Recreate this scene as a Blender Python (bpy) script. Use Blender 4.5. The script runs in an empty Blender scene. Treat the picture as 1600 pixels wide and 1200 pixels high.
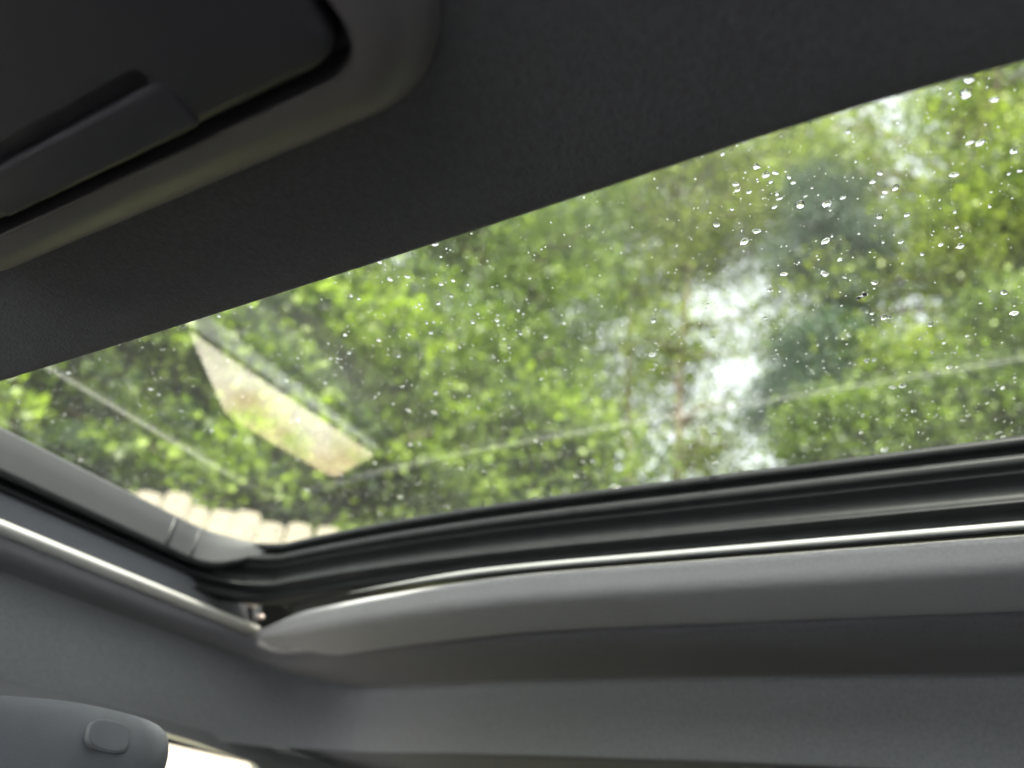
import bpy, bmesh, math, random
import numpy as np
from mathutils import Vector, Matrix
random.seed(7); rng = np.random.default_rng(7)
S = bpy.context.scene
C = S.collection
R = math.radians

# ------------------------------------------------------------------ camera
# world: X to the rear of the car, Y to the car's passenger side, Z up, ground at 0
CAM = Vector((0, 0, 1.25))
ax_r = Vector((.472, -.875, .104)).normalized()
ax_f = Vector((.713, .449, .538)); ax_f = (ax_f - ax_f.dot(ax_r) * ax_r).normalized()
ax_d = ax_f.cross(ax_r)
if ax_d.z > 0: ax_d = -ax_d
cd = bpy.data.cameras.new('camera'); cam = bpy.data.objects.new('camera', cd); C.objects.link(cam)
M = Matrix((ax_r, -ax_d, -ax_f)).transposed().to_4x4(); M.translation = CAM
cam.matrix_world = M
cd.sensor_width = 36; cd.lens = 27; cd.clip_start = .01; cd.clip_end = 600
cd.dof.use_dof = True; cd.dof.focus_distance = .56; cd.dof.aperture_fstop = 3.5
S.camera = cam
F = 1200.0
def ray(px, py):
    return (px - 800) / F * ax_r + (py - 600) / F * ax_d + ax_f
def PZ(px, py, z):                       # point of the photograph on a horizontal plane
    r = ray(px, py); return CAM + r * ((z - CAM.z) / r.z)
def PY(px, py, y):
    r = ray(px, py); return CAM + r * (y / r.y)
def spot(px, py, dist):                  # ground position below a direction
    r = ray(px, py); h = math.hypot(r.x, r.y); return r.x / h * dist, r.y / h * dist

# ------------------------------------------------------------------ light
SUN_EL, SUN_AZ = 52, 205                 # azimuth of the direction TO the sun, from +X towards +Y
w = bpy.data.worlds.new('World'); S.world = w; w.use_nodes = True
nt = w.node_tree; bg = nt.nodes['Background']
sky = nt.nodes.new('ShaderNodeTexSky'); sky.sky_type = 'NISHITA'; sky.sun_disc = False
sky.sun_elevation = R(SUN_EL); sky.sun_rotation = R(90 - SUN_AZ)
sky.air_density = 1.0; sky.dust_density = 3.0; sky.ozone_density = 1.0
hs = nt.nodes.new('ShaderNodeHueSaturation'); hs.inputs['Saturation'].default_value = .28
nt.links.new(sky.outputs[0], hs.inputs['Color']); nt.links.new(hs.outputs[0], bg.inputs['Color'])
bg.inputs['Strength'].default_value = .105
sd = bpy.data.lights.new('sun', 'SUN'); sun = bpy.data.objects.new('sun', sd); C.objects.link(sun)
sd.energy = 2.3; sd.angle = R(6); sd.color = (1, .96, .9)
to_sun = Vector((math.cos(R(SUN_EL)) * math.cos(R(SUN_AZ)), math.cos(R(SUN_EL)) * math.sin(R(SUN_AZ)), math.sin(R(SUN_EL))))
sun.rotation_euler = to_sun.to_track_quat('Z', 'Y').to_euler()
S.view_settings.view_transform = 'Standard'; S.view_settings.look = 'None'
S.view_settings.exposure = 3.6; S.view_settings.gamma = 1; S.view_settings.use_curve_mapping = False
S.render.engine = 'CYCLES'
S.cycles.use_denoising = True
S.cycles.max_bounces = 12; S.cycles.diffuse_bounces = 5; S.cycles.glossy_bounces = 4
S.cycles.transmission_bounces = 8; S.cycles.transparent_max_bounces = 16
S.cycles.caustics_reflective = False; S.cycles.caustics_refractive = False
S.cycles.sample_clamp_indirect = 6

# ------------------------------------------------------------------ helpers
def link(o, parent=None):
    C.objects.link(o)
    if parent: o.parent = parent
    return o
def tag(o, label=None, cat=None, group=None, kind=None):
    if label: o['label'] = label
    if cat: o['category'] = cat
    if group: o['group'] = group
    if kind: o['kind'] = kind
    return o
def empty(name, loc=(0, 0, 0)):
    o = bpy.data.objects.new(name, None); C.objects.link(o); o.location = loc; o.empty_display_size = .1; return o
def part(name, me, mat=None, parent=None, smooth=True):
    if isinstance(me, bmesh.types.BMesh):
        bm = me; me = bpy.data.meshes.new(name); bmesh.ops.recalc_face_normals(bm, faces=bm.faces); bm.to_mesh(me); bm.free()
    if mat and not me.materials: me.materials.append(mat)
    if smooth:
        me.polygons.foreach_set('use_smooth', [True] * len(me.polygons))
    o = bpy.data.objects.new(name, me); link(o)
    if parent:
        o.parent = parent; o.matrix_parent_inverse = Matrix.Translation(-Vector(parent.location)) if parent.type == 'EMPTY' else Matrix()
    return o
def sharp(o, deg=35):
    me = o.data
    try: me.set_sharp_from_angle(angle=R(deg))
    except Exception: pass
    return o
def add_loft(bm, rows, close_u=False, close_v=False):
    """rows: list of equally long lists of points"""
    vs = [[bm.verts.new(p) for p in r] for r in rows]
    n, m = len(vs), len(vs[0])
    for i in range(n if close_u else n - 1):
        for j in range(m if close_v else m - 1):
            a, b = vs[i], vs[(i + 1) % n]; k = (j + 1) % m
            try: bm.faces.new((a[j], a[k], b[k], b[j]))
            except ValueError: pass
    return vs
def loft(rows, **k):
    bm = bmesh.new(); add_loft(bm, rows, **k); return bm
def add_box(bm, lo, hi, bevel=0.0):
    r = bmesh.ops.create_cube(bm, size=1.0); vs = r['verts']
    for v in vs:
        for i in range(3): v.co[i] = lo[i] if v.co[i] < 0 else hi[i]
    if bevel:
        es = list({e for v in vs for e in v.link_edges})
        bmesh.ops.bevel(bm, geom=es, offset=bevel, segments=2, affect='EDGES')
def add_tube(bm, pts, rad, seg=8, cap=True):
    pts = [Vector(p) for p in pts]; rows = []
    up = Vector((0, 0, 1))
    for i, p in enumerate(pts):
        d = (pts[min(i + 1, len(pts) - 1)] - pts[max(i - 1, 0)]).normalized()
        a = d.cross(up)
        if a.length < .05: a = d.cross(Vector((1, 0, 0)))
        a.normalize(); b = d.cross(a)
        rr = rad[i] if hasattr(rad, '__len__') else rad
        rows.append([p + rr * (math.cos(t) * a + math.sin(t) * b) for t in [2 * math.pi * k / seg for k in range(seg)]])
    vs = add_loft(bm, rows, close_v=True)
    if cap:
        bm.faces.new(vs[0]); bm.faces.new(vs[-1])
def catmull(pts, n):
    """resample a list of tuples smoothly, n samples per span"""
    P = [np.array(p, float) for p in pts]; P = [2 * P[0] - P[1]] + P + [2 * P[-1] - P[-2]]
    out = []
    for i in range(1, len(P) - 2):
        for k in range(n):
            t = k / n; a, b, c, d = P[i - 1:i + 3]
            out.append(.5 * (2 * b + (c - a) * t + (2 * a - 5 * b + 4 * c - d) * t * t + (3 * b - a - 3 * c + d) * t ** 3))
    out.append(P[-2]); return [tuple(map(float, o)) for o in out]
def rrect(x0, x1, y0, y1, rad, off=0.0, n=10):
    x0 += off; x1 -= off; y0 += off; y1 -= off; r_ = max(rad - off, .004)
    out = []
    for cx, cy, a0 in ((x1 - r_, y1 - r_, 0), (x0 + r_, y1 - r_, 90), (x0 + r_, y0 + r_, 180), (x1 - r_, y0 + r_, 270)):
        for k in range(n + 1):
            a = R(a0 + 90 * k / n); out.append((cx + r_ * math.cos(a), cy + r_ * math.sin(a)))
    return out

# ------------------------------------------------------------------ materials
def mat(name, col, rough=.6, spec=.5, noise=None, bump=None, metallic=0.0, sheen=0.0):
    """noise=(scale, amount) varies colour, bump=(scale, strength, distance) adds fine relief"""
    m = bpy.data.materials.new(name); m.use_nodes = True; t = m.node_tree; b = t.nodes['Principled BSDF']
    b.inputs['Base Color'].default_value = (*col, 1); b.inputs['Roughness'].default_value = rough
    b.inputs['Specular IOR Level'].default_value = spec; b.inputs['Metallic'].default_value = metallic
    if sheen:
        b.inputs['Sheen Weight'].default_value = sheen; b.inputs['Sheen Roughness'].default_value = .5
    tc = t.nodes.new('ShaderNodeTexCoord')
    if noise:
        n = t.nodes.new('ShaderNodeTexNoise'); n.inputs['Scale'].default_value = noise[0]; n.inputs['Detail'].default_value = 6
        t.links.new(tc.outputs['Object'], n.inputs['Vector'])
        mx = t.nodes.new('ShaderNodeMix'); mx.data_type = 'RGBA'
        k = noise[1]
        mx.inputs[6].default_value = (*[max(0, c * (1 - k)) for c in col], 1); mx.inputs[7].default_value = (*[min(1, c * (1 + k)) for c in col], 1)
        t.links.new(n.outputs['Fac'], mx.inputs[0]); t.links.new(mx.outputs[2], b.inputs['Base Color'])
    if bump:
        n2 = t.nodes.new('ShaderNodeTexNoise'); n2.inputs['Scale'].default_value = bump[0]; n2.inputs['Detail'].default_value = 3
        t.links.new(tc.outputs['Object'], n2.inputs['Vector'])
        bp = t.nodes.new('ShaderNodeBump'); bp.inputs['Strength'].default_value = bump[1]; bp.inputs['Distance'].default_value = bump[2]
        t.links.new(n2.outputs['Fac'], bp.inputs['Height']); t.links.new(bp.outputs[0], b.inputs['Normal'])
    return m
def glass_mat(name, tint, gain=1.0, dirt=0.0, ghost=1.0, ior=1.52):
    """pane: tinted see-through with a Fresnel mirror on both faces"""
    m = bpy.data.materials.new(name); m.use_nodes = True; t = m.node_tree; t.nodes.clear()
    out = t.nodes.new('ShaderNodeOutputMaterial'); tr = t.nodes.new('ShaderNodeBsdfTransparent'); tr.inputs[0].default_value = (*tint, 1)
    gl = t.nodes.new('ShaderNodeBsdfGlossy'); gl.inputs['Roughness'].default_value = 0.0; gl.inputs['Color'].default_value = (gain, gain, gain, 1)
    ge = t.nodes.new('ShaderNodeNewGeometry'); mi = t.nodes.new('ShaderNodeMapRange')
    mi.inputs['To Min'].default_value = ior; mi.inputs['To Max'].default_value = 1 / ior
    t.links.new(ge.outputs['Backfacing'], mi.inputs['Value'])
    fr = t.nodes.new('ShaderNodeFresnel'); t.links.new(mi.outputs[0], fr.inputs['IOR'])
    mx = t.nodes.new('ShaderNodeMixShader')
    inv = t.nodes.new('ShaderNodeMath'); inv.operation = 'MULTIPLY_ADD'; inv.inputs[1].default_value = -(1 - ghost); inv.inputs[2].default_value = 1
    t.links.new(ge.outputs['Backfacing'], inv.inputs[0]); fm = t.nodes.new('ShaderNodeMath'); fm.operation = 'MULTIPLY'
    t.links.new(fr.outputs[0], fm.inputs[0]); t.links.new(inv.outputs[0], fm.inputs[1])
    t.links.new(fm.outputs[0], mx.inputs[0]); t.links.new(tr.outputs[0], mx.inputs[1]); t.links.new(gl.outputs[0], mx.inputs[2])
    last = mx
    if dirt:                                     # thin dried film of dust on the pane
        df = t.nodes.new('ShaderNodeBsdfTranslucent'); df.inputs[0].default_value = (.8, .8, .78, 1)
        tc = t.nodes.new('ShaderNodeTexCoord'); n = t.nodes.new('ShaderNodeTexNoise'); n.inputs['Scale'].default_value = 7; n.inputs['Detail'].default_value = 8
        t.links.new(tc.outputs['Object'], n.inputs['Vector'])
        mr = t.nodes.new('ShaderNodeMapRange'); mr.inputs['From Min'].default_value = .3; mr.inputs['From Max'].default_value = .75
        mr.inputs['To Min'].default_value = dirt * .4; mr.inputs['To Max'].default_value = dirt * 1.6
        t.links.new(n.outputs['Fac'], mr.inputs['Value'])
        m2 = t.nodes.new('ShaderNodeMixShader'); t.links.new(mr.outputs[0], m2.inputs[0]); t.links.new(mx.outputs[0], m2.inputs[1]); t.links.new(df.outputs[0], m2.inputs[2]); last = m2
    t.links.new(last.outputs[0], out.inputs[0])
    return m
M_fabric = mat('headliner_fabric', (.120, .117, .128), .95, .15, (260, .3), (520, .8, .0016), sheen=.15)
M_fabric2 = mat('headliner_fabric_paler', (.222, .226, .238), .95, .15, (260, .3), (520, .8, .0016), sheen=.15)  # headliner fabric in a paler tone; the step at the crease is colour
M_shade = mat('shade_fabric', (.36, .36, .37), .9, .2, (300, .15), (1100, .5, .0010))
M_console = mat('console_plastic', (.056, .054, .062), .42, .25, (60, .1), (1400, .25, .0004))
M_bezel = mat('bezel_plastic_lit', (.15, .137, .138), .45, .3, (60, .1), (1400, .25, .0004))  # console plastic made lighter: the rim's highlight is put into the colour
M_frame = mat('frame_plastic', (.042, .044, .046), .55, .25, (14, .16), (500, .15, .0004))
M_channel = mat('channel_plastic', (.05, .052, .06), .6, .3, (60, .12), (700, .2, .0004))
M_rubber = mat('black_rubber', (.012, .013, .0140), .45, .09, (50, .3), (160, .12, .0004))
M_gloss = mat('bare_metal_strip', (.17, .175, .175), .62, .2, (40, .08), metallic=.15)
M_silver = mat('satin_rail', (.50, .49, .47), .45, .5, (30, .06), metallic=.5)
M_screw = mat('screw_metal', (.5, .42, .4), .35, .5, None, (200, .2, .0005), metallic=.7)
M_pillar = mat('pillar_plastic', (.12, .122, .13), .6, .35, (40, .1), (900, .3, .0005))
M_head = mat('headrest_shell', (.072, .076, .085), .8, .25, (30, .15), (700, .3, .0006))
M_body = mat('body_paint', (.06, .065, .07), .25, .5, (8, .08))
M_tub = mat('cabin_plastic', (.03, .03, .032), .7, .3, (20, .2), (300, .3, .001))
M_roofglass = glass_mat('tinted_roof_glass', (.81, .82, .775), 1.0, .0036, .12, 1.7)
M_clear = glass_mat('clear_glass', (.93, .95, .94))
M_halftint = glass_mat('half_tinted_glass', (.66, .70, .74))
M_privacy = glass_mat('privacy_glass', (.42, .43, .44))

# ================================================================== the setting
SQ = math.sqrt(2)
def ground_z(x, y):
    s = (x + y) / SQ
    t = min(max((s - 3.62) / .95, 0), 1); z = (t * t * (3 - 2 * t)) * 1.02
    if s > 4.57: z += (s - 4.57) * .03
    return z + .03 * math.sin(3.1 * x + 1.3) * math.sin(2.7 * y) * min(1, max(0, (s - 3.5)))
def axis(lo, hi, fine_lo, fine_hi, step, coarse):
    a = list(np.arange(lo, fine_lo, coarse)) + list(np.arange(fine_lo, fine_hi, step)) + list(np.arange(fine_hi, hi + coarse, coarse)); return a
gx = axis(-160, 160, -3, 7, .16, 8); gy = axis(-160, 160, -3, 7, .16, 8)
verts = [(x, y, ground_z(x, y)) for x in gx for y in gy]
n = len(gy); faces = [(i * n + j, (i + 1) * n + j, (i + 1) * n + j + 1, i * n + j + 1) for i in range(len(gx) - 1) for j in range(n - 1)]
me = bpy.data.meshes.new('ground'); me.from_pydata(verts, [], faces)
mg = bpy.data.materials.new('ground_mix'); mg.use_nodes = True; t = mg.node_tree; b = t.nodes['Principled BSDF']; b.inputs['Roughness'].default_value = .95
tc = t.nodes.new('ShaderNodeTexCoord'); sep = t.nodes.new('ShaderNodeSeparateXYZ'); t.links.new(tc.outputs['Object'], sep.inputs[0])
ad = t.nodes.new('ShaderNodeMath'); ad.operation = 'ADD'; t.links.new(sep.outputs[0], ad.inputs[0]); t.links.new(sep.outputs[1], ad.inputs[1])
nz = t.nodes.new('ShaderNodeTexNoise'); nz.inputs['Scale'].default_value = 1.8; nz.inputs['Detail'].default_value = 9; t.links.new(tc.outputs['Object'], nz.inputs['Vector'])
am = t.nodes.new('ShaderNodeMath'); am.operation = 'MULTIPLY_ADD'; am.inputs[1].default_value = .8; t.links.new(nz.outputs['Fac'], am.inputs[0]); t.links.new(ad.outputs[0], am.inputs[2])
mr = t.nodes.new('ShaderNodeMapRange'); mr.inputs['From Min'].default_value = 5.72; mr.inputs['From Max'].default_value = 5.88; t.links.new(am.outputs[0], mr.inputs['Value'])
n3 = t.nodes.new('ShaderNodeTexNoise'); n3.inputs['Scale'].default_value = 26; n3.inputs['Detail'].default_value = 8; t.links.new(tc.outputs['Object'], n3.inputs['Vector'])
cr = t.nodes.new('ShaderNodeValToRGB'); cr.color_ramp.elements[0].color = (.36, .345, .28, 1); cr.color_ramp.elements[1].color = (.45, .43, .355, 1)
cr.color_ramp.elements[0].position = .3; cr.color_ramp.elements[1].position = .7; t.links.new(n3.outputs['Fac'], cr.inputs[0])
c9 = t.nodes.new('ShaderNodeValToRGB'); c9.color_ramp.elements[0].color = (.34, .345, .36, 1); c9.color_ramp.elements[1].color = (.45, .46, .475, 1); t.links.new(n3.outputs['Fac'], c9.inputs[0])
m9 = t.nodes.new('ShaderNodeMapRange'); m9.inputs['From Min'].default_value = 3.3; m9.inputs['From Max'].default_value = 3.6; t.links.new(am.outputs[0], m9.inputs['Value'])
x9 = t.nodes.new('ShaderNodeMix'); x9.data_type = 'RGBA'; t.links.new(m9.outputs[0], x9.inputs[0]); t.links.new(c9.outputs[0], x9.inputs[6]); t.links.new(cr.outputs[0], x9.inputs[7])
n4 = t.nodes.new('ShaderNodeTexNoise'); n4.inputs['Scale'].default_value = 4.2; n4.inputs['Detail'].default_value = 6; t.links.new(tc.outputs['Object'], n4.inputs['Vector'])
c2 = t.nodes.new('ShaderNodeValToRGB'); c2.color_ramp.elements[0].color = (.20, .25, .06, 1); c2.color_ramp.elements[0].position = .44
c2.color_ramp.elements[1].color = (.27, .225, .12, 1); c2.color_ramp.elements[1].position = .56; t.links.new(n4.outputs['Fac'], c2.inputs[0])
mx = t.nodes.new('ShaderNodeMix'); mx.data_type = 'RGBA'; t.links.new(mr.outputs[0], mx.inputs[0]); t.links.new(x9.outputs[2], mx.inputs[6]); t.links.new(c2.outputs[0], mx.inputs[7])
t.links.new(mx.outputs[2], b.inputs['Base Color'])
bp = t.nodes.new('ShaderNodeBump'); bp.inputs['Distance'].default_value = .02; t.links.new(n3.outputs['Fac'], bp.inputs['Height']); t.links.new(bp.outputs[0], b.inputs['Normal'])
tag(part('ground', me, mg), kind='structure')

def leaf_mat(name, dark, light, trans=.45, extra=None):
    m = bpy.data.materials.new(name); m.use_nodes = True; t = m.node_tree; t.nodes.clear()
    out = t.nodes.new('ShaderNodeOutputMaterial'); at = t.nodes.new('ShaderNodeAttribute'); at.attribute_name = 'tone'
    cr = t.nodes.new('ShaderNodeValToRGB'); e = cr.color_ramp.elements
    e[0].color = (*dark, 1); e[1].color = (*light, 1); e[0].position = .1; e[1].position = .85
    if extra:
        q = cr.color_ramp.elements.new(.985); q.color = (*extra, 1)
    t.links.new(at.outputs['Fac'], cr.inputs[0])
    pb = t.nodes.new('ShaderNodeBsdfPrincipled'); pb.inputs['Roughness'].default_value = .42; pb.inputs['Specular IOR Level'].default_value = .35
    tl = t.nodes.new('ShaderNodeBsdfTranslucent')
    mul = t.nodes.new('ShaderNodeMix'); mul.data_type = 'RGBA'; mul.blend_type = 'MULTIPLY'; mul.inputs[0].default_value = 1; mul.inputs[7].default_value = (1.12, 1.2, .55, 1)
    t.links.new(cr.outputs[0], pb.inputs['Base Color']); t.links.new(cr.outputs[0], mul.inputs[6]); t.links.new(mul.outputs[2], tl.inputs[0])
    mx = t.nodes.new('ShaderNodeMixShader'); mx.inputs[0].default_value = trans
    t.links.new(pb.outputs[0], mx.inputs[1]); t.links.new(tl.outputs[0], mx.inputs[2]); t.links.new(mx.outputs[0], out.inputs[0])
    return m
L_maple = leaf_mat('maple_leaf', (.022, .045, .012), (.215, .30, .042), .5, (.36, .22, .05))
L_mid = leaf_mat('ash_leaf', (.02, .042, .012), (.165, .24, .038), .45, (.24, .14, .05))
L_yellow = leaf_mat('young_leaf', (.04, .07, .014), (.225, .285, .038), .5)
L_dark = leaf_mat('needle', (.016, .038, .024), (.055, .105, .06), .25)
M_bark = mat('bark', (.13, .10, .075), .95, .2, (14, .35), (30, .8, .02))
M_bark2 = mat('grey_bark', (.105, .085, .065), .95, .2, (18, .35), (40, .7, .01))

def leaves_mesh(name, centers, tones, size, aspect, m, droop=.35):
    """one folded four-point leaf per centre"""
    n = len(centers); d = rng.normal(size=(n, 3)); d[:, 2] -= droop; d /= np.linalg.norm(d, axis=1)[:, None]
    u = rng.normal(size=(n, 3)); u -= (u * d).sum(1)[:, None] * d; u /= np.linalg.norm(u, axis=1)[:, None]
    nn = np.cross(d, u); s = size * rng.uniform(.6, 1.35, n)[:, None]
    a = centers - d * s * .5; c = centers + d * s * .5
    l = centers + u * s * aspect * .5 + nn * s * .12; r_ = centers - u * s * aspect * .5 + nn * s * .12
    v = np.stack([a, l, c, r_], 1).reshape(-1, 3).astype(np.float32)
    me = bpy.data.meshes.new(name); me.vertices.add(4 * n); me.vertices.foreach_set('co', v.ravel())
    idx = np.arange(4 * n).reshape(n, 4); tri = np.stack([idx[:, [0, 1, 2]], idx[:, [0, 2, 3]]], 1).reshape(-1, 3).astype(np.int32)
    me.loops.add(tri.size); me.loops.foreach_set('vertex_index', tri.ravel())
    me.polygons.add(len(tri)); me.polygons.foreach_set('loop_start', np.arange(0, tri.size, 3, dtype=np.int32))
    me.polygons.foreach_set('loop_total', np.full(len(tri), 3, np.int32))
    at = me.attributes.new('tone', 'FLOAT', 'POINT'); at.data.foreach_set('value', np.repeat(tones, 4).astype(np.float32))
    me.update(); me.materials.append(m); return me

def blob_leaves(blobs, leaf_n, clump_r, clump_n):
    cs, ts = [], []
    vol = [b[3] * b[4] * b[5] for b in blobs]; tot = sum(v ** .67 for v in vol)
    for b, v in zip(blobs, vol):
        nb = int(leaf_n * v ** .67 / tot); k = max(3, nb // clump_n)
        p = rng.normal(size=(k, 3)); p /= np.linalg.norm(p, axis=1)[:, None]; p *= (rng.uniform(.25, 1, k) ** .5)[:, None]
        cc = np.array(b[:3]) + p * np.array(b[3:6]); tone = rng.uniform(0, 1, k) ** 1.15 * .9
        q = rng.normal(size=(k, clump_n, 3)) * clump_r * np.array([.55, .55, .33]) * rng.uniform(.6, 1.3, (k, 1, 1))
        cs.append((cc[:, None, :] + q).reshape(-1, 3)); ts.append(np.clip(tone[:, None] + rng.normal(0, .13, (k, clump_n)), 0, .85).reshape(-1))
    c = np.concatenate(cs); t_ = np.concatenate(ts); t_[rng.uniform(size=len(t_)) < .0006] = 1.0
    return c, t_

def tree(name, label, base, stems, blobs, leaf_n, leaf, aspect, m, bark, r0=.14, clump_r=.34, clump_n=36, group='trees behind the fence', droop=.35):
    x, y = base; z0 = ground_z(x, y)
    root = empty(name, (x, y, z0)); tag(root, label, 'tree', group)
    bm = bmesh.new(); tops = []
    for st in stems:                             # st: list of (x, y, z) world points above the base
        pts = catmull([(x, y, z0 - .15)] + st, 4); k = len(pts)
        add_tube(bm, pts, [r0 * (1 - .8 * i / (k - 1)) for i in range(k)], 9); tops.append([Vector(p) for p in pts])
    for b_ in blobs:
        c = Vector(b_[:3]); best = min((p for st in tops for p in st[len(st) // 4:]), key=lambda p: (p - c).length + (2 if p.z > c.z else 0))
        mid = (best + c) / 2 + Vector((random.uniform(-.2, .2), random.uniform(-.2, .2), .1))
        add_tube(bm, catmull([best, mid, c], 3), [r0 * .32 * (1 - .12 * i) for i in range(7)], 6)
        for _ in range(3):
            e = c + Vector((random.uniform(-1, 1) * b_[3], random.uniform(-1, 1) * b_[4], random.uniform(-.4, 1) * b_[5])) * .75
            add_tube(bm, [mid.lerp(c, .6), (mid + e) / 2 + Vector((0, 0, .12)), e], [r0 * .16, r0 * .11, r0 * .05], 5)
    part('trunk', bm, bark, root)
    c, t_ = blob_leaves(blobs, leaf_n, clump_r, clump_n)
    part('crown', leaves_mesh('crown', c, t_, leaf, aspect, m, droop), None, root, smooth=False)
    return root

def env(px, py, dist, hw, hh, depth, n, seed, r=(.7, 1.2)):
    """n foliage masses filling an egg-shaped crown centred at a distance from the car"""
    rr = random.Random(seed); x, y = spot(px, py, dist); d = Vector((x, y, 0)).normalized(); s = Vector((-d.y, d.x, 0))
    r0 = ray(px, py); z = 1.25 + r0.z / math.hypot(r0.x, r0.y) * dist; out = []
    for _ in range(n):
        while True:
            a, b_, c = rr.uniform(-1, 1), rr.uniform(-1, 1), rr.uniform(-1, 1)
            if a * a + b_ * b_ + c * c < 1: break
        q = rr.uniform(*r); p = Vector((x, y, z)) + s * a * hw + d * b_ * depth + Vector((0, 0, c * hh))
        out.append((p.x, p.y, p.z, q * rr.uniform(.85, 1.2), q * rr.uniform(.85, 1.2), q * rr.uniform(.6, .85)))
    return out
def stem(base, px, py, dist, wob=.25, seed=0):
    rr = random.Random(seed); x, y = spot(px, py, dist); r0 = ray(px, py); z = 1.25 + r0.z / math.hypot(r0.x, r0.y) * dist
    bx, by = base; z0 = ground_z(bx, by); out = []
    for k in range(1, 5):
        f = k / 4; out.append((bx + (x - bx) * f + rr.uniform(-wob, wob) * (1 - f * .5), by + (y - by) * f + rr.uniform(-wob, wob) * (1 - f * .5), z0 + (z - z0) * f))
    return out

# ------------------------------------------------------------------ fence
FS = 6.52 / SQ
fdir = Vector((1, -1, 0)) / SQ; fn = Vector((1, 1, 0)) / SQ
def fpt(u, off=0): return fn * (FS + off) + fdir * u          # u runs along the fence
F_ = empty('picket_fence', (fpt(0).x, fpt(0).y, ground_z(*fpt(0).xy)))
tag(F_, 'pale weathered wooden picket fence with rounded tops below the trees', 'fence')
M_wood = mat('weathered_wood', (.185, .165, .13), .9, .2, (9, .3), (60, .6, .004))
def picket_mesh(k):
    bm = bmesh.new(); w_, h, th = .0735, 1.855 + .02 * (k % 3), .018
    prof = [(-w_, 0), (w_, 0), (w_, h - .042), (w_ * .9, h - .016), (w_ * .6, h - .003), (0, h), (-w_ * .6, h - .003), (-w_ * .9, h - .016), (-w_, h - .042)]
    f = [bm.verts.new((x, 0, z)) for x, z in prof]; b_ = [bm.verts.new((x, th, z)) for x, z in prof]
    bm.faces.new(f); bm.faces.new(b_[::-1])
    for i in range(len(prof)): bm.faces.new((f[i], f[(i + 1) % 9], b_[(i + 1) % 9], b_[i]))
    bmesh.ops.recalc_face_normals(bm, faces=bm.faces); me = bpy.data.meshes.new('picket'); bm.to_mesh(me); bm.free(); me.materials.append(M_wood); return me
pk = [picket_mesh(k) for k in range(3)]
ang = math.atan2(fdir.y, fdir.x)
for k in range(64):
    u = -5.2 + k * .149; p = fpt(u); o = bpy.data.objects.new('picket', pk[k % 3]); link(o, F_)
    o.location = Vector((p.x, p.y, 1.045 + random.uniform(-.012, .012))) - F_.location
    o.rotation_euler = (random.uniform(-.012, .012), random.uniform(-.012, .012), ang + random.uniform(-.02, .02))
for zr in (1.4, 2.1, 2.6):
    bm = bmesh.new(); add_box(bm, (-5.3, .021, -.045), (4.4, .06, .045), .004)
    o = part('rail', bm, M_wood, None); o.parent = F_; o.location = Vector((*fpt(0).xy, zr)) - F_.location; o.rotation_euler = (0, 0, ang)
for u in (-4.5, -2.1, .3, 2.7):
    bm = bmesh.new(); add_box(bm, (-.045, .062, -.3), (.045, .152, 1.8), .006)
    o = part('post', bm, M_wood, None); o.parent = F_; o.location = Vector((*fpt(u).xy, 1.0)) - F_.location; o.rotation_euler = (0, 0, ang)

# ------------------------------------------------------------------ trees
b0 = spot(120, 640, 6.9)
tree('maple_tree', 'bushy bright green maple rising above the left end of the picket fence', b0, [stem(b0, 130, 450, 6.9, .2, 1)],
     env(110, 640, 6.6, 2.3, 2.3, 1.2, 26, 11, (.6, 1.0)) + env(60, 500, 7.2, 2.2, 1.6, 1.0, 10, 12), 70000, .083, .8, L_maple, M_bark, clump_r=.21, clump_n=34)
b0 = spot(470, 700, 6.4)
tree('maple_tree', 'leafy green maple directly behind the rounded fence pickets', b0, [stem(b0, 460, 520, 6.6, .2, 2)],
     env(440, 690, 6.3, 2.0, 1.3, 1.0, 20, 21, (.5, .9)) + env(430, 560, 7.0, 1.7, 1.5, 1.0, 14, 22, (.6, 1.0)), 62000, .083, .8, L_maple, M_bark, clump_r=.21, clump_n=34)
b0 = spot(740, 700, 8.4)
tree('ash_tree', 'tall dense mid green tree between the maples and the slender trunk', b0, [stem(b0, 760, 330, 8.6, .25, 3)],
     env(760, 560, 8.4, 2.1, 3.4, 1.3, 34, 31, (.7, 1.15)) + env(820, 400, 9.2, 1.5, 1.6, 1.0, 10, 32), 84000, .08, .55, L_mid, M_bark, clump_n=30)
b0 = spot(690, 700, 6.9)
tree('maple_tree', 'low bright green sapling spreading just above the black roof seal', b0, [stem(b0, 690, 700, 6.9, .15, 4)],
     env(720, 750, 6.7, 1.45, .8, .8, 12, 41, (.45, .7)), 20000, .08, .8, L_maple, M_bark, r0=.06, clump_r=.28, clump_n=26)
b0 = spot(1005, 720, 9.5)
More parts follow.
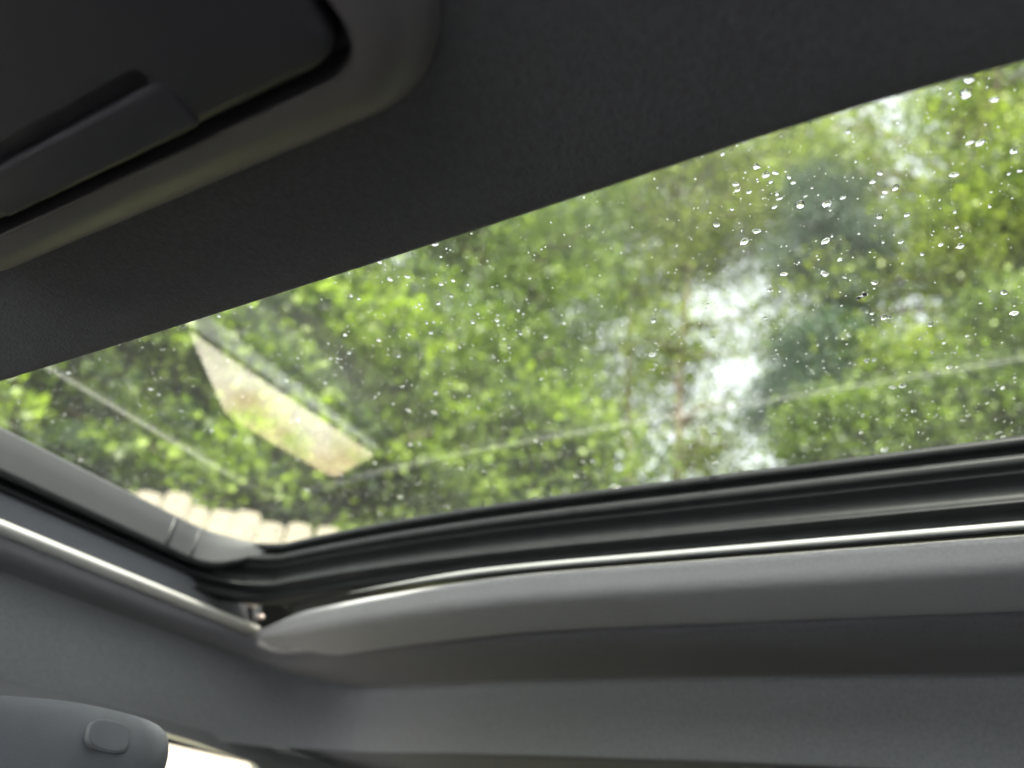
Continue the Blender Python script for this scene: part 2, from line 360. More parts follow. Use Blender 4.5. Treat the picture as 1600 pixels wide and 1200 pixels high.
tree('birch_tree', 'slender forked trunk with thin yellow green leaves and sky showing through', b0,
     [stem(b0, 985, 470, 9.6, .12, 5), stem(b0, 1085, 380, 9.4, .12, 6)],
     env(985, 400, 9.6, 1.3, 2.6, 1.0, 16, 51, (.55, .9)) + env(1130, 330, 9.3, 1.7, 1.1, .9, 12, 52, (.5, .9)) + env(1000, 260, 9.8, 1.6, 1.6, .9, 10, 54, (.6, .9)) + env(1190, 235, 9.4, 1.5, 1.3, .8, 13, 55, (.5, .8)) + env(1265, 190, 9.3, .55, .9, .7, 7, 56, (.4, .65)) + env(980, 600, 9.6, .9, .9, .7, 5, 53, (.4, .6)) + env(1040, 600, 9.8, .7, 1.0, .6, 5, 57, (.3, .45)) + env(1125, 690, 9.8, .75, .45, .6, 6, 61, (.28, .42)) + env(1165, 560, 9.6, .5, 1.0, .5, 3, 62, (.25, .4)) + env(985, 440, 9.7, .8, .8, .6, 9, 60, (.35, .55)) + env(1090, 735, 9.7, .95, .4, .5, 7, 59, (.3, .45)), 60000, .075, .6, L_yellow, M_bark2, r0=.12, clump_r=.4, clump_n=16)
b0 = spot(1285, 700, 8.7)
tree('spruce_tree', 'narrow dark blue green spruce right of the white sky gap beside the slender trunk', b0, [stem(b0, 1300, 300, 8.7, .1, 7)],
     env(1275, 620, 8.4, .5, 1.0, .6, 12, 61, (.35, .55)) + env(1300, 430, 8.5, .5, 1.7, .6, 13, 62, (.3, .5)), 44000, .085, .22, L_dark, M_bark, r0=.1, clump_r=.26, clump_n=40, droop=.8)
b0 = spot(1500, 640, 9.0)
tree('alder_tree', 'broad yellow green tree filling the far right of the sunroof', b0, [stem(b0, 1500, 300, 9.0, .25, 8)],
     env(1500, 500, 9.0, 1.9, 2.3, 1.3, 26, 71, (.65, 1.05)) + env(1590, 300, 9.0, 1.0, 2.4, 1.0, 10, 72) + env(1290, 300, 9.4, .8, 1.5, .8, 8, 73, (.5, .8)) + env(1560, 110, 9.0, .8, 1.0, .8, 8, 74, (.5, .8)), 76000, .075, .65, L_yellow, M_bark, clump_n=30)
b0 = spot(1450, 690, 8.0)
tree('alder_tree', 'low mid green tree just above the seal right of the dark spruce', b0, [stem(b0, 1450, 610, 8.0, .2, 9)],
     env(1500, 640, 7.9, 1.5, .95, .9, 12, 81, (.5, .8)), 32000, .075, .6, L_mid, M_bark, r0=.07, clump_r=.3)
b0 = spot(1660, 640, 11)
tree('spruce_tree', 'dark conifer peeping past the yellow green tree at the right edge', b0, [stem(b0, 1640, 150, 11, .1, 10)],
     env(1620, 400, 11.3, 1.2, 4.2, 1.0, 22, 91, (.7, 1.1)), 22000, .13, .22, L_dark, M_bark, r0=.2, clump_n=40, droop=.8)
b0 = spot(560, 640, 12.5)
tree('spruce_tree', 'shaded dark conifer far behind the green maples', b0, [stem(b0, 560, 440, 12.5, .1, 11)],
     env(480, 600, 12.5, 4.2, 3.2, 1.0, 34, 95, (.9, 1.4)), 26000, .15, .25, L_dark, M_bark, r0=.2, clump_n=40, droop=.8)

rt = random.Random(12); bl = []
for k in range(60):
    a = R(-75 + 185 * k / 59); d = rt.uniform(15, 18); x, y = d * math.cos(a), d * math.sin(a)
    bl.append((x, y, ground_z(x, y) + rt.uniform(1.0, 3.0), rt.uniform(1.2, 1.8), rt.uniform(1.2, 1.8), rt.uniform(1.2, 1.7)))
c, t_ = blob_leaves(bl, 30000, .5, 30)
tag(part('undergrowth', leaves_mesh('undergrowth', c, t_, .16, .6, L_mid), None, None, smooth=False), 'mass of green undergrowth beyond the trees', 'undergrowth', kind='stuff')

# ================================================================== the car
CAR = empty('car', (0.35, 0.35, 0)); tag(CAR, 'dark grey car cabin seen from inside under its rain speckled glass sunroof', 'car')
Z0 = 1.25                                # camera level: heights in the cabin are given above it
def bow(Y, k): return k * max(0, Y - .35) ** 2
YR = -.62                                # far (driver's) side of swept parts
def ysamples(y1, n=40): return list(np.linspace(YR, y1, n))

# --- roof glass
zc = 1.65
bm = bmesh.new(); ol = rrect(.12, .86, -.34, 1.04, .10, n=8)
lo = [bm.verts.new((x, y, zc)) for x, y in ol]; hi = [bm.verts.new((x, y, zc + .005)) for x, y in ol]
bm.faces.new(lo[::-1]); bm.faces.new(hi)
for i in range(len(ol)): bm.faces.new((lo[i], lo[(i + 1) % len(ol)], hi[(i + 1) % len(ol)], hi[i]))
part('sunroof_glass', bm, M_roofglass, CAR, smooth=False)

# --- black seal: side + corner + rear, plan path with per-point normal pointing into the opening
def wall_path(off, kb=.15, rc=.095, x_front=-.05):
    """inner wall of the opening: along the side, round the corner, along the rear; off moves it outwards"""
    pts = []
    ys = .99 + off
    xr = lambda Y: .772 + off + bow(Y, kb)
    yc = ys - rc; xc = xr(yc) - rc - .002
    for x in np.linspace(x_front, xc, 14): pts.append((x, ys))
    for k in range(1, 9):
        a = R(90 * k / 9); pts.append((xc + rc * math.sin(a), ys - rc + rc * math.cos(a)))
    for Y in np.linspace(yc, YR, 34): pts.append((xr(Y) - (0.0 if Y < yc - .05 else .0), Y))
    return pts
prof = [(.400, .010), (.3995, -.002), (.397, -.006), (.391, -.008), (.387, -.003), (.3845, .004), (.382, .002), (.3795, -.005), (.373, -.0085), (.3675, -.005), (.3655, .0),
        (.3635, -.0015), (.361, .0), (.357, .006), (.347, .009), (.339, .007), (.3365, .0005), (.333, .0005), (.331, .008), (.322, .012), (.316, .010), (.3155, .03)]
rows = [[(x, y, Z0 + z) for x, y in wall_path(o)] for z, o in prof]
part('rubber_seal', loft(rows), M_rubber, CAR)
# --- thin bright strip below the seal (rear only)
ys_ = list(np.linspace(.735, YR, 60)); rows = []
for k in range(8):
    a = 2 * math.pi * k / 8
    rows.append([(.772 + bow(Y, .215) + .004 * math.cos(a) * min(1, (.74 - Y) * 5), Y, Z0 + .3117 + .0042 * math.sin(a) * min(1, (.74 - Y) * 5) - .02 * max(0, Y - .5)) for Y in ys_])
part('trim_strip', loft(rows, close_u=True), M_gloss, CAR)
# --- grey frame on the side, tapering out in the corner
path = wall_path(-.004); nside = 14
rowsF = []
for z, o in ((.3965, .0), (.396, -.0095), (.392, -.011), (.372, -.0105), (.352, -.0095), (.3465, -.009), (.346, .004)):
    rw = []
    wa, wb = wall_path(-.003 + o), wall_path(.006)
    for i, (x, y) in enumerate(wa[:nside + 10]):
        f = min(1, max(0, (i - nside - 1) / 8)); f = f * f * (3 - 2 * f)
        x += (wb[i][0] - x) * f * f; y += (wb[i][1] - y) * f * f
        rw.append((x, y, Z0 + z + (.3965 - z) * f))
    rowsF.append(rw)
FR = part('sunroof_frame', loft(rowsF), M_frame, CAR)
for px, py in ((262, 838), (300, 858)):          # joint lips across the frame
    q = PY(px, py, .978); bm = bmesh.new(); add_box(bm, (q.x - .0016, .9738, Z0 + .3475), (q.x + .0016, .982, Z0 + .3955), .0006)
    o = part('joint_lip', bm, M_frame); o.parent = FR; o.matrix_parent_inverse = FR.matrix_world.inverted()
# --- side channel and satin rail
xs = [float(x) for x in np.linspace(-.05, .902, 30)]
rows = [[(x, y, Z0 + z) for x in xs] for y, z in ((1.012, .345), (1.012, .337), (.999, .335), (.9965, .33), (.9965, .303), (.9965, .296), (1.002, .294))]
part('side_channel', loft(rows), M_channel, CAR)
rows = [[(x, y, Z0 + z) for x in xs] for y, z in ((.998, .3005), (.993, .3003), (.9895, .2985), (.9885, .2955), (.9895, .2915), (.9935, .2872), (.999, .2855), (1.004, .2855))]
RL = part('satin_rail', loft(rows), M_silver, CAR)
for px, py, s in ((397, 945, .0055), (411, 964, .004)):
    q = PY(px, py, .985); bm = bmesh.new(); add_tube(bm, [q + Vector((0, .012, 0)), q, q + Vector((0, -.002, 0))], [s, s, s * .7], 10)
    part('screw', bm, M_screw, CAR)

# --- sun shade front bar
SH = empty('sunshade', (.82, .35, Z0 + .28)); tag(SH); SH.parent = CAR; SH.matrix_parent_inverse = Matrix.Translation(-Vector(CAR.location))
profB = catmull([(.83, .312), (.786, .3075), (.7805, .303), (.784, .297), (.795, .2845), (.808, .278), (.84, .271), (.868, .266), (.8755, .269), (.876, .285)], 4)
ysB = list(np.linspace(YR, .80, 50)) + list(np.linspace(.81, .962, 20)); rows = []
for X, z in profB:
    rw = []
    for Y in ysB:
        e = max(0, (Y - .82) / .142); e = min(1, e); f = e * e * (3 - 2 * e)
        zz = z + (.294 - z) * (.45 if z < .294 else .8) * f
        xx = X + bow(Y, .235) - (X - .79) * .55 * f
        rw.append((xx, Y, Z0 + zz - .022 * max(0, Y - .45)))
    rows.append(rw)
bm = loft(rows)
bm.verts.ensure_lookup_table(); m_ = len(ysB); bm.faces.new([bm.verts[i * m_ + m_ - 1] for i in range(len(profB))])
o = part('front_bar', bm, M_shade, None); o.parent = SH; o.matrix_parent_inverse = Matrix.Translation(-Vector((.82, .35, Z0 + .28)))

# --- headliner: rolled border round the opening, sloping to the windows and to the rear
def ring(i_rows):
    rows = []
    for (ds, zs, dr, zr) in i_rows:
        rw = []; rc = .045
        yS = 1.0 + ds; xR = .872 + dr; r_s = rc + ds; r_r = rc + dr
        xc = .872 - rc + .055; yc = 1.0 - rc
        for x in np.linspace(-.62, xc, 40): rw.append((x, yS, Z0 + zs))
        for k in range(1, 20):
            a = R(90 * k / 20); f = k / 20; f = f * f * (3 - 2 * f)
            rw.append((xc + r_r * math.sin(a) , yc + r_s * math.cos(a), Z0 + zs + (zr - zs) * f))
        for Y in np.linspace(yc, YR + .02, 44): rw.append((xR + .055 * min(1, max(0, (Y - .2) / .7)) ** 2, Y, Z0 + zr))
        rows.append(rw)
    return rows
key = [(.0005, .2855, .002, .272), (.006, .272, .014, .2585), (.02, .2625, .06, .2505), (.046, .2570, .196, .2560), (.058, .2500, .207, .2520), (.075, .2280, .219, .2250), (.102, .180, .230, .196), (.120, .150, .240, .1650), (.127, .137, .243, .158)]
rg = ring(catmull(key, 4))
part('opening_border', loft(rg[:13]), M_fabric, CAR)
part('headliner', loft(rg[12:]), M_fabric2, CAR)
# front part with its rolled lip
def lipx(Y): return .004 * math.sin(3 * Y) + .38 * max(0, .05 - Y) ** 2
ysF = list(np.linspace(YR, 1.03, 60)); rows = []
for X, z in catmull([(.262, .352), (.2665, .340), (.2685, .328), (.2660, .3205), (.255, .3175), (.20, .3165), (.0, .316), (-.3, .309), (-.62, .290)], 5):
    rows.append([(X + lipx(Y), Y, Z0 + z - .02 * (max(0, abs(Y - .35) - .45)) ** 1.2) for Y in ysF])
o = part('front_headliner', loft(rows), M_fabric, CAR)
FH = o; bm = bmesh.new(); rl = random.Random(3)
for _ in range(260):                              # lint and loose nap along the cut edge
    Y = rl.uniform(-.3, .8) if rl.random() < .5 else rl.gauss(.03, .08); X = .2685 + lipx(Y) + rl.uniform(-.003, .0005); z = Z0 + .330 + rl.uniform(-.010, .008) - .02 * (max(0, abs(Y - .35) - .45)) ** 1.2
    L_ = rl.uniform(.001, .0032); d1 = Vector((rl.uniform(.2, 1), rl.uniform(-1, 1), rl.uniform(-.6, .6))).normalized()
    p0 = Vector((X - .001, Y, z)); add_tube(bm, [p0, p0 + d1 * L_ * .5, p0 + d1 * L_ + Vector((0, rl.uniform(-1, 1) * L_ * .4, 0))], [.00026, .00022, .00012], 3)
o = part('lint', bm, mat('lint_fibre', (.6, .59, .58), .9, .2), None); o.parent = FH; o['kind'] = 'stuff'
# lining between headliner lip and roof above (keeps daylight out of the cavity)
rows = [[(X, Y, Z0 + z) for Y in ysF] for X, z in ((.2615, .352), (.255, .365), (.25, .398))]
part('lip_backing', loft(rows), M_rubber, CAR)
# rear crossmember behind the headliner edge
rows = []
for X, z in catmull([(1.116, .163), (1.120, .158), (1.129, .156), (1.15, .155), (1.5, .140), (1.9, .11), (2.2, .05)], 4):
    rows.append([(X + .055 * min(1, max(0, (Y - .2) / .7)) ** 2, Y, Z0 + z) for Y in np.linspace(YR, 1.13, 40)])
part('rear_roof_trim', loft(rows), M_fabric, CAR)

# --- outer roof with the opening for the glass
bm = bmesh.new()
def y_roof(f): return
outer = [(-.62, -.46), (2.25, -.46), (2.25, 1.16), (-.62, 1.16)]
hole = rrect(.125, .855, -.335, 1.035, .095, n=6)
va = [bm.verts.new((x, y, 1.648)) for x, y in outer]; vb = [bm.verts.new((x, y, 1.648)) for x, y in hole]
es = [bm.edges.new((va[i], va[(i + 1) % 4])) for i in range(4)] + [bm.edges.new((vb[i], vb[(i + 1) % len(vb)])) for i in range(len(vb))]
bmesh.ops.triangle_fill(bm, edges=es, use_beauty=True)
for s_, pts in ((1, [(1.16, 1.648), (1.2, 1.60), (1.22, 1.50), (1.21, 1.38)]), (-1, [(-.46, 1.648), (-.5, 1.60), (-.52, 1.5), (-.51, 1.38)])):
    add_loft(bm, [[(x, y, z) for x in (-.62, 2.25)] for y, z in pts])
part('roof_panel', bm, M_body, CAR, smooth=False)

# --- side walls with window openings
def wall_y(z): return 1.235 - .105 * max(0, min(1, (z - 1.05) / .33)) if z > 1.05 else 1.235
win_rear = [(.60, 1.148), (.625, 1.190), (.655, 1.232), (.775, 1.374), (.787, 1.384), (.805, 1.387), (.95, 1.381), (1.085, 1.374), (1.113, 1.366), (1.135, 1.349), (1.30, 1.199), (1.335, 1.148)]
win_front = [(-.75, 1.05), (-.45, 1.28), (-.32, 1.35), (-.22, 1.372), (.28, 1.374), (.32, 1.366), (.345, 1.34), (.37, 1.05)]
win_quarter = [(1.55, 1.08), (1.50, 1.34), (1.53, 1.36), (1.85, 1.34), (2.05, 1.10), (2.03, 1.08)]
def side_wall(sgn):
    mir = (lambda y: y) if sgn > 0 else (lambda y: .7 - y)
    bm = bmesh.new(); edges = []
    loops = [[(-1.25, .35), (2.35, .35), (2.42, 1.05), (2.15, 1.40), (-.52, 1.40), (-1.25, 1.03)], win_rear, win_front, win_quarter]
    for lp in loops:
        v = [bm.verts.new((x, 0, z)) for x, z in lp]; edges += [bm.edges.new((v[i], v[(i + 1) % len(v)])) for i in range(len(v))]
    bmesh.ops.triangle_fill(bm, edges=edges, use_beauty=True)
    bmesh.ops.subdivide_edges(bm, edges=[e for e in bm.edges if e.calc_length() > .5], cuts=2)
    bmesh.ops.triangulate(bm, faces=bm.faces)
    for v in bm.verts: v.co.y = mir(wall_y(v.co.z))
    o = part('side_panel', bm, M_pillar, CAR, smooth=False)
    md = o.modifiers.new('thick', 'SOLIDIFY'); md.thickness = .035; md.offset = 0
    def pane(name, lp, m, zmax=9):
        bm = bmesh.new(); pts = []
        for i in range(len(lp)):
            (x0, z0), (x1, z1) = lp[i], lp[(i + 1) % len(lp)]
            if z0 <= zmax: pts.append((x0, z0))
            if (z0 - zmax) * (z1 - zmax) < 0:
                f = (zmax - z0) / (z1 - z0); pts.append((x0 + (x1 - x0) * f, zmax))
        f_ = [bm.verts.new((x, mir(wall_y(z) + .004), z)) for x, z in pts]; g_ = [bm.verts.new((x, mir(wall_y(z) + .008), z)) for x, z in pts]
        bm.faces.new(f_); bm.faces.new(g_[::-1])
        for i in range(len(pts)): bm.faces.new((f_[i], f_[(i + 1) % len(pts)], g_[(i + 1) % len(pts)], g_[i]))
        return part(name, bm, m, CAR, smooth=False)
    if sgn > 0: 
        rw_ = pane('rear_window', [(.60, 1.148), (.625, 1.190), (.655, 1.232), (1.30, 1.199), (1.335, 1.148)], M_halftint); rw_['label'] = 'rear side window wound halfway down'
        bm = bmesh.new(); add_loft(bm, [[(x, wall_y(1.22) + dy, z + dz_) for x, z in ((.657, 1.232), (1.298, 1.199))] for dy, dz_ in ((.003, -.004), (.003, .004), (.009, .004), (.009, -.004))])
        o_ = part('pane_edge', bm, M_rubber); o_.parent = rw_
    else: pane('rear_window', win_rear, M_privacy)
    pane('front_window', win_front, M_privacy)
    pane('quarter_window', win_quarter, M_halftint)
side_wall(1); side_wall(-1)

# --- padded top of the rear door below the half lowered pane
rows = []
for y, z in catmull([(1.20, 1.06), (1.196, 1.136), (1.19, 1.143), (1.17, 1.145), (1.125, 1.137), (1.112, 1.122), (1.108, 1.06)], 3):
    rows.append([(x, y, z) for x in np.linspace(.60, 1.40, 24)])
part('belt_strip', loft(rows), mat('satin_belt_strip', (.80, .83, .87), .38, .5, (40, .06), metallic=.85), CAR)
# --- overhead console
OC = empty('overhead_console', (.03, .35, Z0 + .29)); OC.parent = CAR; OC.matrix_parent_inverse = Matrix.Translation(-Vector(CAR.location))
oc_inv = Matrix.Translation(-Vector(OC.location))
def ocpart(name, bm, m, smooth=True):
    o = part(name, bm, m, None, smooth); o.parent = OC; o.matrix_parent_inverse = oc_inv; return o
box = (-.16, .1695, .142, .558, .058)
prof = [(0, .319), (0, .311), (.0025, .304), (.0075, .2965), (.014, .2915), (.0215, .2885), (.029, .2875), (.0325, .2875), (.0335, .289), (.034, .31)]
rows = []
for off, z in catmull(prof, 2): rows.append([(x, y, Z0 + z) for x, y in rrect(*box, off=off, n=14)])
ocpart('console_bezel', loft(rows, close_v=True), M_bezel)
# lid with a finger groove in front of its latch
bm = bmesh.new(); rows = []
for off, z in ((.042, .31), (.042, .2895), (.0428, .2868), (.0445, .2850), (.0475, .2843)):
    rows.append([(x, y, Z0 + z) for x, y in rrect(*box, off=off, n=14)])
vs = add_loft(bm, rows, close_v=True)
gl = rrect(.0915, .1015, .274, .426, .0045, n=4)
g0 = [bm.verts.new((x, y, Z0 + .2843)) for x, y in gl]; g1 = [bm.verts.new((x, y, Z0 + .292)) for x, y in gl]
es = []
for lp in (vs[-1], g0):
    for i in range(len(lp)):
        e = bm.edges.get((lp[i], lp[(i + 1) % len(lp)])) or bm.edges.new((lp[i], lp[(i + 1) % len(lp)])); es.append(e)
bmesh.ops.triangle_fill(bm, edges=es, use_beauty=True)
for i in range(len(gl)): bm.faces.new((g0[i], g0[(i + 1) % len(gl)], g1[(i + 1) % len(gl)], g1[i]))
bm.faces.new(g1)
sharp(ocpart('console_lid', bm, M_console))
bm = bmesh.new(); rows = []
for off, z in ((0, .2850), (0, .2841), (.001, .2834), (.0025, .2832)):
    rows.append([(x, y, Z0 + z) for x, y in rrect(.1016, .1265, .270, .430, .004, off=off, n=4)])
vs = add_loft(bm, rows, close_v=True); bm.faces.new(vs[-1])
sharp(ocpart('latch_tab', bm, M_console), 25)

# --- windscreen, tailgate and lower cabin
def quad_pane(name, pts, m, th=.005):
    bm = bmesh.new(); a = [Vector(p) for p in pts]; nn = (a[1] - a[0]).cross(a[3] - a[0]).normalized() * th
    f_ = [bm.verts.new(p) for p in a]; g_ = [bm.verts.new(p + nn) for p in a]; bm.faces.new(f_); bm.faces.new(g_[::-1])
    for i in range(4): bm.faces.new((f_[i], f_[(i + 1) % 4], g_[(i + 1) % 4], g_[i]))
    return part(name, bm, m, CAR, smooth=False)
quad_pane('windscreen', [(-.62, -.42, 1.55), (-.62, 1.12, 1.55), (-1.25, 1.2, 1.03), (-1.25, -.5, 1.03)], M_clear)
quad_pane('tailgate_window', [(2.18, -.38, 1.36), (2.18, 1.08, 1.36), (2.42, 1.15, 1.06), (2.42, -.45, 1.06)], M_halftint)
bm = bmesh.new()
add_box(bm, (-1.25, -.52, .33), (2.40, 1.22, .36)); add_box(bm, (2.36, -.52, .361), (2.42, 1.22, 1.05)); add_box(bm, (-1.28, -.52, .361), (-1.2, 1.22, 1.02))
part('floor_pan', bm, M_tub, CAR, smooth=False)
bm = bmesh.new(); add_box(bm, (-1.19, -.5, .62), (-.72, 1.2, 1.0), .05); part('dashboard', bm, M_tub, CAR)
def headrest_rows(cx, cy, rx, ry, zt):
    rows = []
    for z, kx in catmull([(zt - .20, .72), (zt - .16, .80), (zt - .10, .90), (zt - .06, .965), (zt - .035, .985), (zt - .02, .96), (zt - .010, .90), (zt - .004, .78), (zt - .001, .55), (zt, .2)], 3):
        rows.append([(cx + rx * kx * math.copysign(abs(math.cos(a)) ** .7, math.cos(a)), cy + ry * (1 - (1 - kx) * .5) * math.copysign(abs(math.sin(a)) ** .7, math.sin(a)), z) for a in [2 * math.pi * k / 48 for k in range(48)]])
    return rows
for yc_, zt_ in ((-.06, 1.165), (.79, 1.335)):
    st_ = empty('front_seat', (.4, yc_, .4)); st_.parent = CAR; st_.matrix_parent_inverse = Matrix.Translation(-Vector(CAR.location)); iv = Matrix.Translation(-Vector(st_.location))
    for nm, lo_, hi_, bv_ in (('seat', (-.16, yc_ - .25, .42), (.38, yc_ + .25, .62), .05), ('backrest', (.385, yc_ - .24, .60), (.53, yc_ + .24, zt_ - .24), .05)):
        bm = bmesh.new(); add_box(bm, lo_, hi_, bv_); o = part(nm, bm, M_tub); o.parent = st_; o.matrix_parent_inverse = iv
    rows = headrest_rows(.446, yc_ + .01, .09, .205, zt_); bm = bmesh.new(); vs = add_loft(bm, rows, close_v=True); bm.faces.new(vs[0][::-1]); bm.faces.new(vs[-1])
    HR = part('headrest', bm, M_head); HR.parent = st_; HR.matrix_parent_inverse = iv
    for dy in (-.09, .09):
        bm = bmesh.new(); add_tube(bm, [(.46, yc_ + dy, zt_ - .26), (.46, yc_ + dy, zt_ - .19)], .006, 8)
        o = part('headrest_post', bm, M_silver); o.parent = st_; o.matrix_parent_inverse = iv
HRv = HR
# round button on the near corner of the passenger headrest
tree_ = None
from mathutils.bvhtree import BVHTree
vv = [v.co.copy() for v in HR.data.vertices]; pp = [tuple(p.vertices) for p in HR.data.polygons]
hitp, hitn, _, _ = BVHTree.FromPolygons(vv, pp).ray_cast(CAM, ray(172, 1150).normalized())
if hitp is not None:
    if hitn.dot(ray(172, 1150)) > 0: hitn = -hitn
    q_ = hitn.to_track_quat('Z', 'Y')
    hu = Vector((0, 0, 1)).cross(hitn).normalized(); hv = hitn.cross(hu)
    def se(v): return math.copysign(abs(v) ** .7, v)
    def disc(prof_): return [[hitp + hu * (r_ * 1.35 * se(math.cos(a))) + hv * (r_ * .82 * se(math.sin(a))) + hitn * h_ for a in [2 * math.pi * k / 28 for k in range(28)]] for r_, h_ in prof_]
    bm = bmesh.new(); vs = add_loft(bm, disc([(.0135, -.006), (.0135, -.0002), (.0130, .0003), (.0115, .0004), (.003, .0004)]), close_v=True); bm.faces.new(vs[-1])
    o = part('round_button', bm, M_head); o.parent = HR; o.matrix_parent_inverse = HR.matrix_world.inverted() @ Matrix() if False else Matrix()
    bm = loft(disc([(.0141, -.004), (.0141, .0001), (.0136, .0001)]), close_v=True)
    o2 = part('button_seam', bm, M_pillar); o2.parent = HR; o2.matrix_parent_inverse = Matrix()
bm = bmesh.new(); add_box(bm, (.95, -.42, .38), (1.5, 1.12, .72), .06); part('rear_bench', bm, M_tub, CAR)
bm = bmesh.new(); add_box(bm, (1.42, -.42, .73), (1.58, 1.12, 1.16), .05); part('rear_backrest', bm, M_tub, CAR)

# ================================================================== rain on the glass
m = bpy.data.materials.new('water'); m.use_nodes = True; t = m.node_tree; t.nodes.clear()
out = t.nodes.new('ShaderNodeOutputMaterial'); g = t.nodes.new('ShaderNodeBsdfGlass'); g.inputs['IOR'].default_value = 1.33; g.inputs['Roughness'].default_value = 0
t.links.new(g.outputs[0], out.inputs[0]); M_water = m
def drop_mesh(name, seed, seg=16, rings=5, ang=70, irr=.2):
    rr = random.Random(seed); ph = [rr.uniform(0, 6.28) for _ in range(4)]; bm = bmesh.new(); rows = []
    for k in range(rings):
        th = R(ang) * (1 - k / rings); h = (math.cos(th) - math.cos(R(ang))) / math.sin(R(ang)); ra = math.sin(th) / math.sin(R(ang))
        rows.append([(ra * math.cos(a) * (1 + irr * math.sin(2 * a + ph[0]) + irr * .6 * math.sin(3 * a + ph[1])), ra * math.sin(a) * (1 + irr * math.sin(2 * a + ph[2])), h) for a in [2 * math.pi * j / seg for j in range(seg)]])
    vs = add_loft(bm, rows, close_v=True); tip = bm.verts.new((0, 0, (1 - math.cos(R(ang))) / math.sin(R(ang))))
    for j in range(seg): bm.faces.new((vs[-1][j], vs[-1][(j + 1) % seg], tip))
    bm.faces.new(vs[0][::-1]); bmesh.ops.recalc_face_normals(bm, faces=bm.faces)
    me = bpy.data.meshes.new(name); bm.to_mesh(me); bm.free(); me.materials.append(M_water)
    me.polygons.foreach_set('use_smooth', [len(p.vertices) < 6 for p in me.polygons]); return me
dm = [drop_mesh('raindrop', s) for s in range(6)]
ZT = zc + .0052
A = [(262,515,40),(310,555,40),(357,545,30),(425,565,25),(447,595,25),(335,590,22),(225,640,30),(365,650,25),(378,672,28),(480,705,50),(355,715,28),(62,805,35),(140,727,22),(615,700,45),(695,670,25),(880,547,30),(905,645,25),(1252,555,35),(970,295,20),(720,340,22),(610,888,45),(640,860,20),(205,890,50),(985,890,25),(1185,905,25),(1285,912,35),(1430,712,22),(1255,740,20),(1265,818,20),(400,1053,30),(855,1095,30),(680,980,25),(475,990,18),(1330,395,28),(1385,395,35),(1310,150,50),(1325,80,40),(1455,180,35),(1230,145,20),(775,1170,25),(600,1050,40),(1580,535,20),(1525,550,18),(1015,755,25)]
B = [(435,228,40),(370,118,35),(720,10,40),(790,33,20),(755,85,25),(755,258,30),(785,243,20),(830,235,28),(922,257,28),(820,328,35),(620,383,25),(598,397,22),(665,497,30),(710,494,20),(935,380,25),(985,442,25),(1240,420,30),(1270,442,20),(1105,485,35),(1075,482,15),(1250,560,40),(1410,585,35),(1525,503,28),(1310,218,22),(1180,650,32),(1088,713,25),(1155,735,22),(873,652,22),(795,650,18),(155,575,30),(192,330,25),(242,350,22),(50,627,22),(180,685,35),(108,722,25),(68,722,20),(365,610,30),(555,572,25),(515,898,25),(343,963,25),(365,940,22),(457,1005,22),(720,935,45),(712,1060,40),(990,1033,20),(1385,850,22)]
D = [(365,265,30),(410,240,35),(465,170,32),(160,115,40),(280,135,25),(420,348,30),(452,362,28),(525,385,45),(568,385,22),(815,430,45),(1275,230,40),(1340,362,45),(1130,295,20),(750,517,20),(900,547,22),(305,495,35),(228,512,22),(415,658,35),(462,650,30),(935,695,30),(583,823,40),(692,852,18),(75,718,22),(145,655,22),(650,965,28),(710,970,28),(392,1000,28),(972,602,22),(825,602,20)]
drops = [(1100 + x / 3.2, 100 + y / 3.2, s / 3.2) for x, y, s in A] + [(500 + x / 4, 380 + y / 4, s / 4) for x, y, s in B] + [(1250 + x / 4, 400 + y / 4, s / 4) for x, y, s in D]
spots = []
for px, py, s in drops:
    p = PZ(px, py, ZT); spots.append((p.x, p.y, s / 1200 * (p - CAM).length * .47))
rr = random.Random(5)
while len(spots) < 300:
    x, y = rr.uniform(.27, .80), rr.uniform(-.2, .98)
    if len(spots) > 220 and rr.random() < .3:
        bx, by, _ = rr.choice(spots); x, y = bx + rr.gauss(0, .012), by + rr.gauss(0, .012)
    spots.append((x, y, (.0011 + .0017 * rr.random() ** 2) * (.75 + .9 * (x - .27) / .5)))
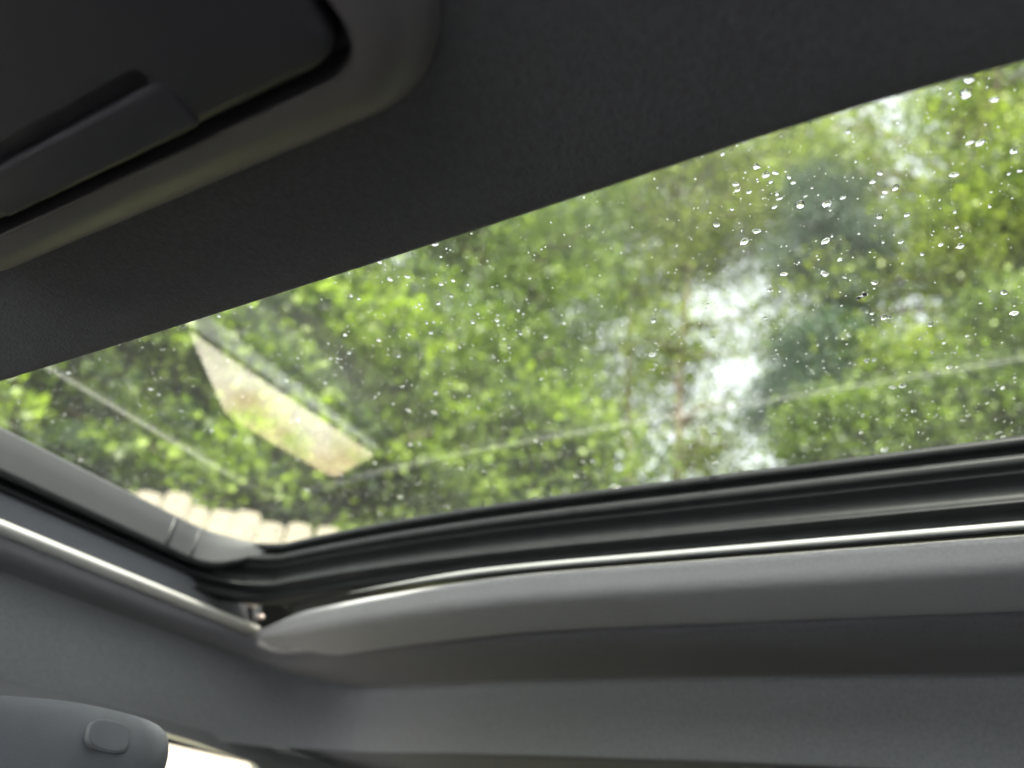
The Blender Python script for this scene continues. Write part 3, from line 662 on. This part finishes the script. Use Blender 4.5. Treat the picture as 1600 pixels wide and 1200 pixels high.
for i, (x, y, r_) in enumerate(spots):
    o = bpy.data.objects.new('raindrop', dm[i % 6]); C.objects.link(o); o.location = (x, y, ZT); o.scale = (r_ * rr.uniform(.85, 1.15), r_ * rr.uniform(.8, 1.1), r_ * rr.uniform(.85, 1.2)); o.rotation_euler = (0, 0, rr.uniform(0, 6.28))
    v = Vector((x, y, ZT)) - CAM; dpt = v.dot(ax_f); px = 800 + F * v.dot(ax_r) / dpt; py = 600 + F * v.dot(ax_d) / dpt
    big = 'plump' if r_ > .0024 else 'medium' if r_ > .0016 else 'tiny'
    edge = 595 - .306 * px; ln = 868 - .187 * px
    if py < edge + 45: zone = 'along the front headliner edge, ' + ('before the alder' if px > 1300 else 'before the birch' if px > 900 else 'before the ash' if px > 560 else 'before the maple')
    elif px < 330: zone = 'left of the reflected window patch'
    elif px < 640 and py > 500: zone = 'beside or on the reflected window patch'
    elif px < 640: zone = 'above the reflected window patch'
    elif abs(py - ln) < 22: zone = 'along the thin reflected line, ' + ('left' if px < 1020 else 'right') + ' of the trunk'
    elif px < 930: zone = ('high' if py < 520 else 'low') + ' before the dense ash tree'
    elif px < 1090: zone = 'before the forked trunk' if py > 500 else 'before the leaves above the forked trunk'
    elif px < 1240 and 420 < py < 620: zone = 'before the white sky gap right of the trunk'
    elif px < 1330: zone = 'before the dark spruce' if py > 400 else 'before the birch leaves beside the spruce'
    elif py > 600: zone = 'just above the black rear seal'
    else: zone = ('high' if py < 330 else 'midway' if py < 470 else 'low') + ' before the yellow green alder'
    tag(o, big + ' clear raindrop on the glass ' + zone, 'raindrop', 'raindrops on the sunroof glass')
# the finest spray, too small to count
base = drop_mesh('spray', 99, 6, 2, 60, .1)
bv = np.array([v.co[:] for v in base.vertices]); bf = [tuple(p.vertices) for p in base.polygons]
N = 6500; V = []; FF = []
for k in range(N):
    x = .26 + .54 * rng.uniform() ** 1.1; y = rng.uniform(-.25, .98)
    if k > 5000 and rng.uniform() < .5:
        bx, by, _ = spots[int(rng.integers(len(spots)))]; x, y = bx + rng.normal() * .015, by + rng.normal() * .015
    s = (.0003 + .0008 * rng.uniform() ** 2.6) * (.9 + .3 * (x - .26) / .54)
    V.append(bv * np.array([s, s * rng.uniform(.7, 1.2), s * .8]) + np.array([x, y, ZT])); o_ = k * len(bv); FF += [tuple(i + o_ for i in f) for f in bf]
me = bpy.data.meshes.new('rain_spray'); me.from_pydata(np.concatenate(V).tolist(), [], FF); me.materials.append(M_water)
tag(part('rain_spray', me, None), 'fine spray of tiny water specks over the sunroof glass', 'spray', kind='stuff')
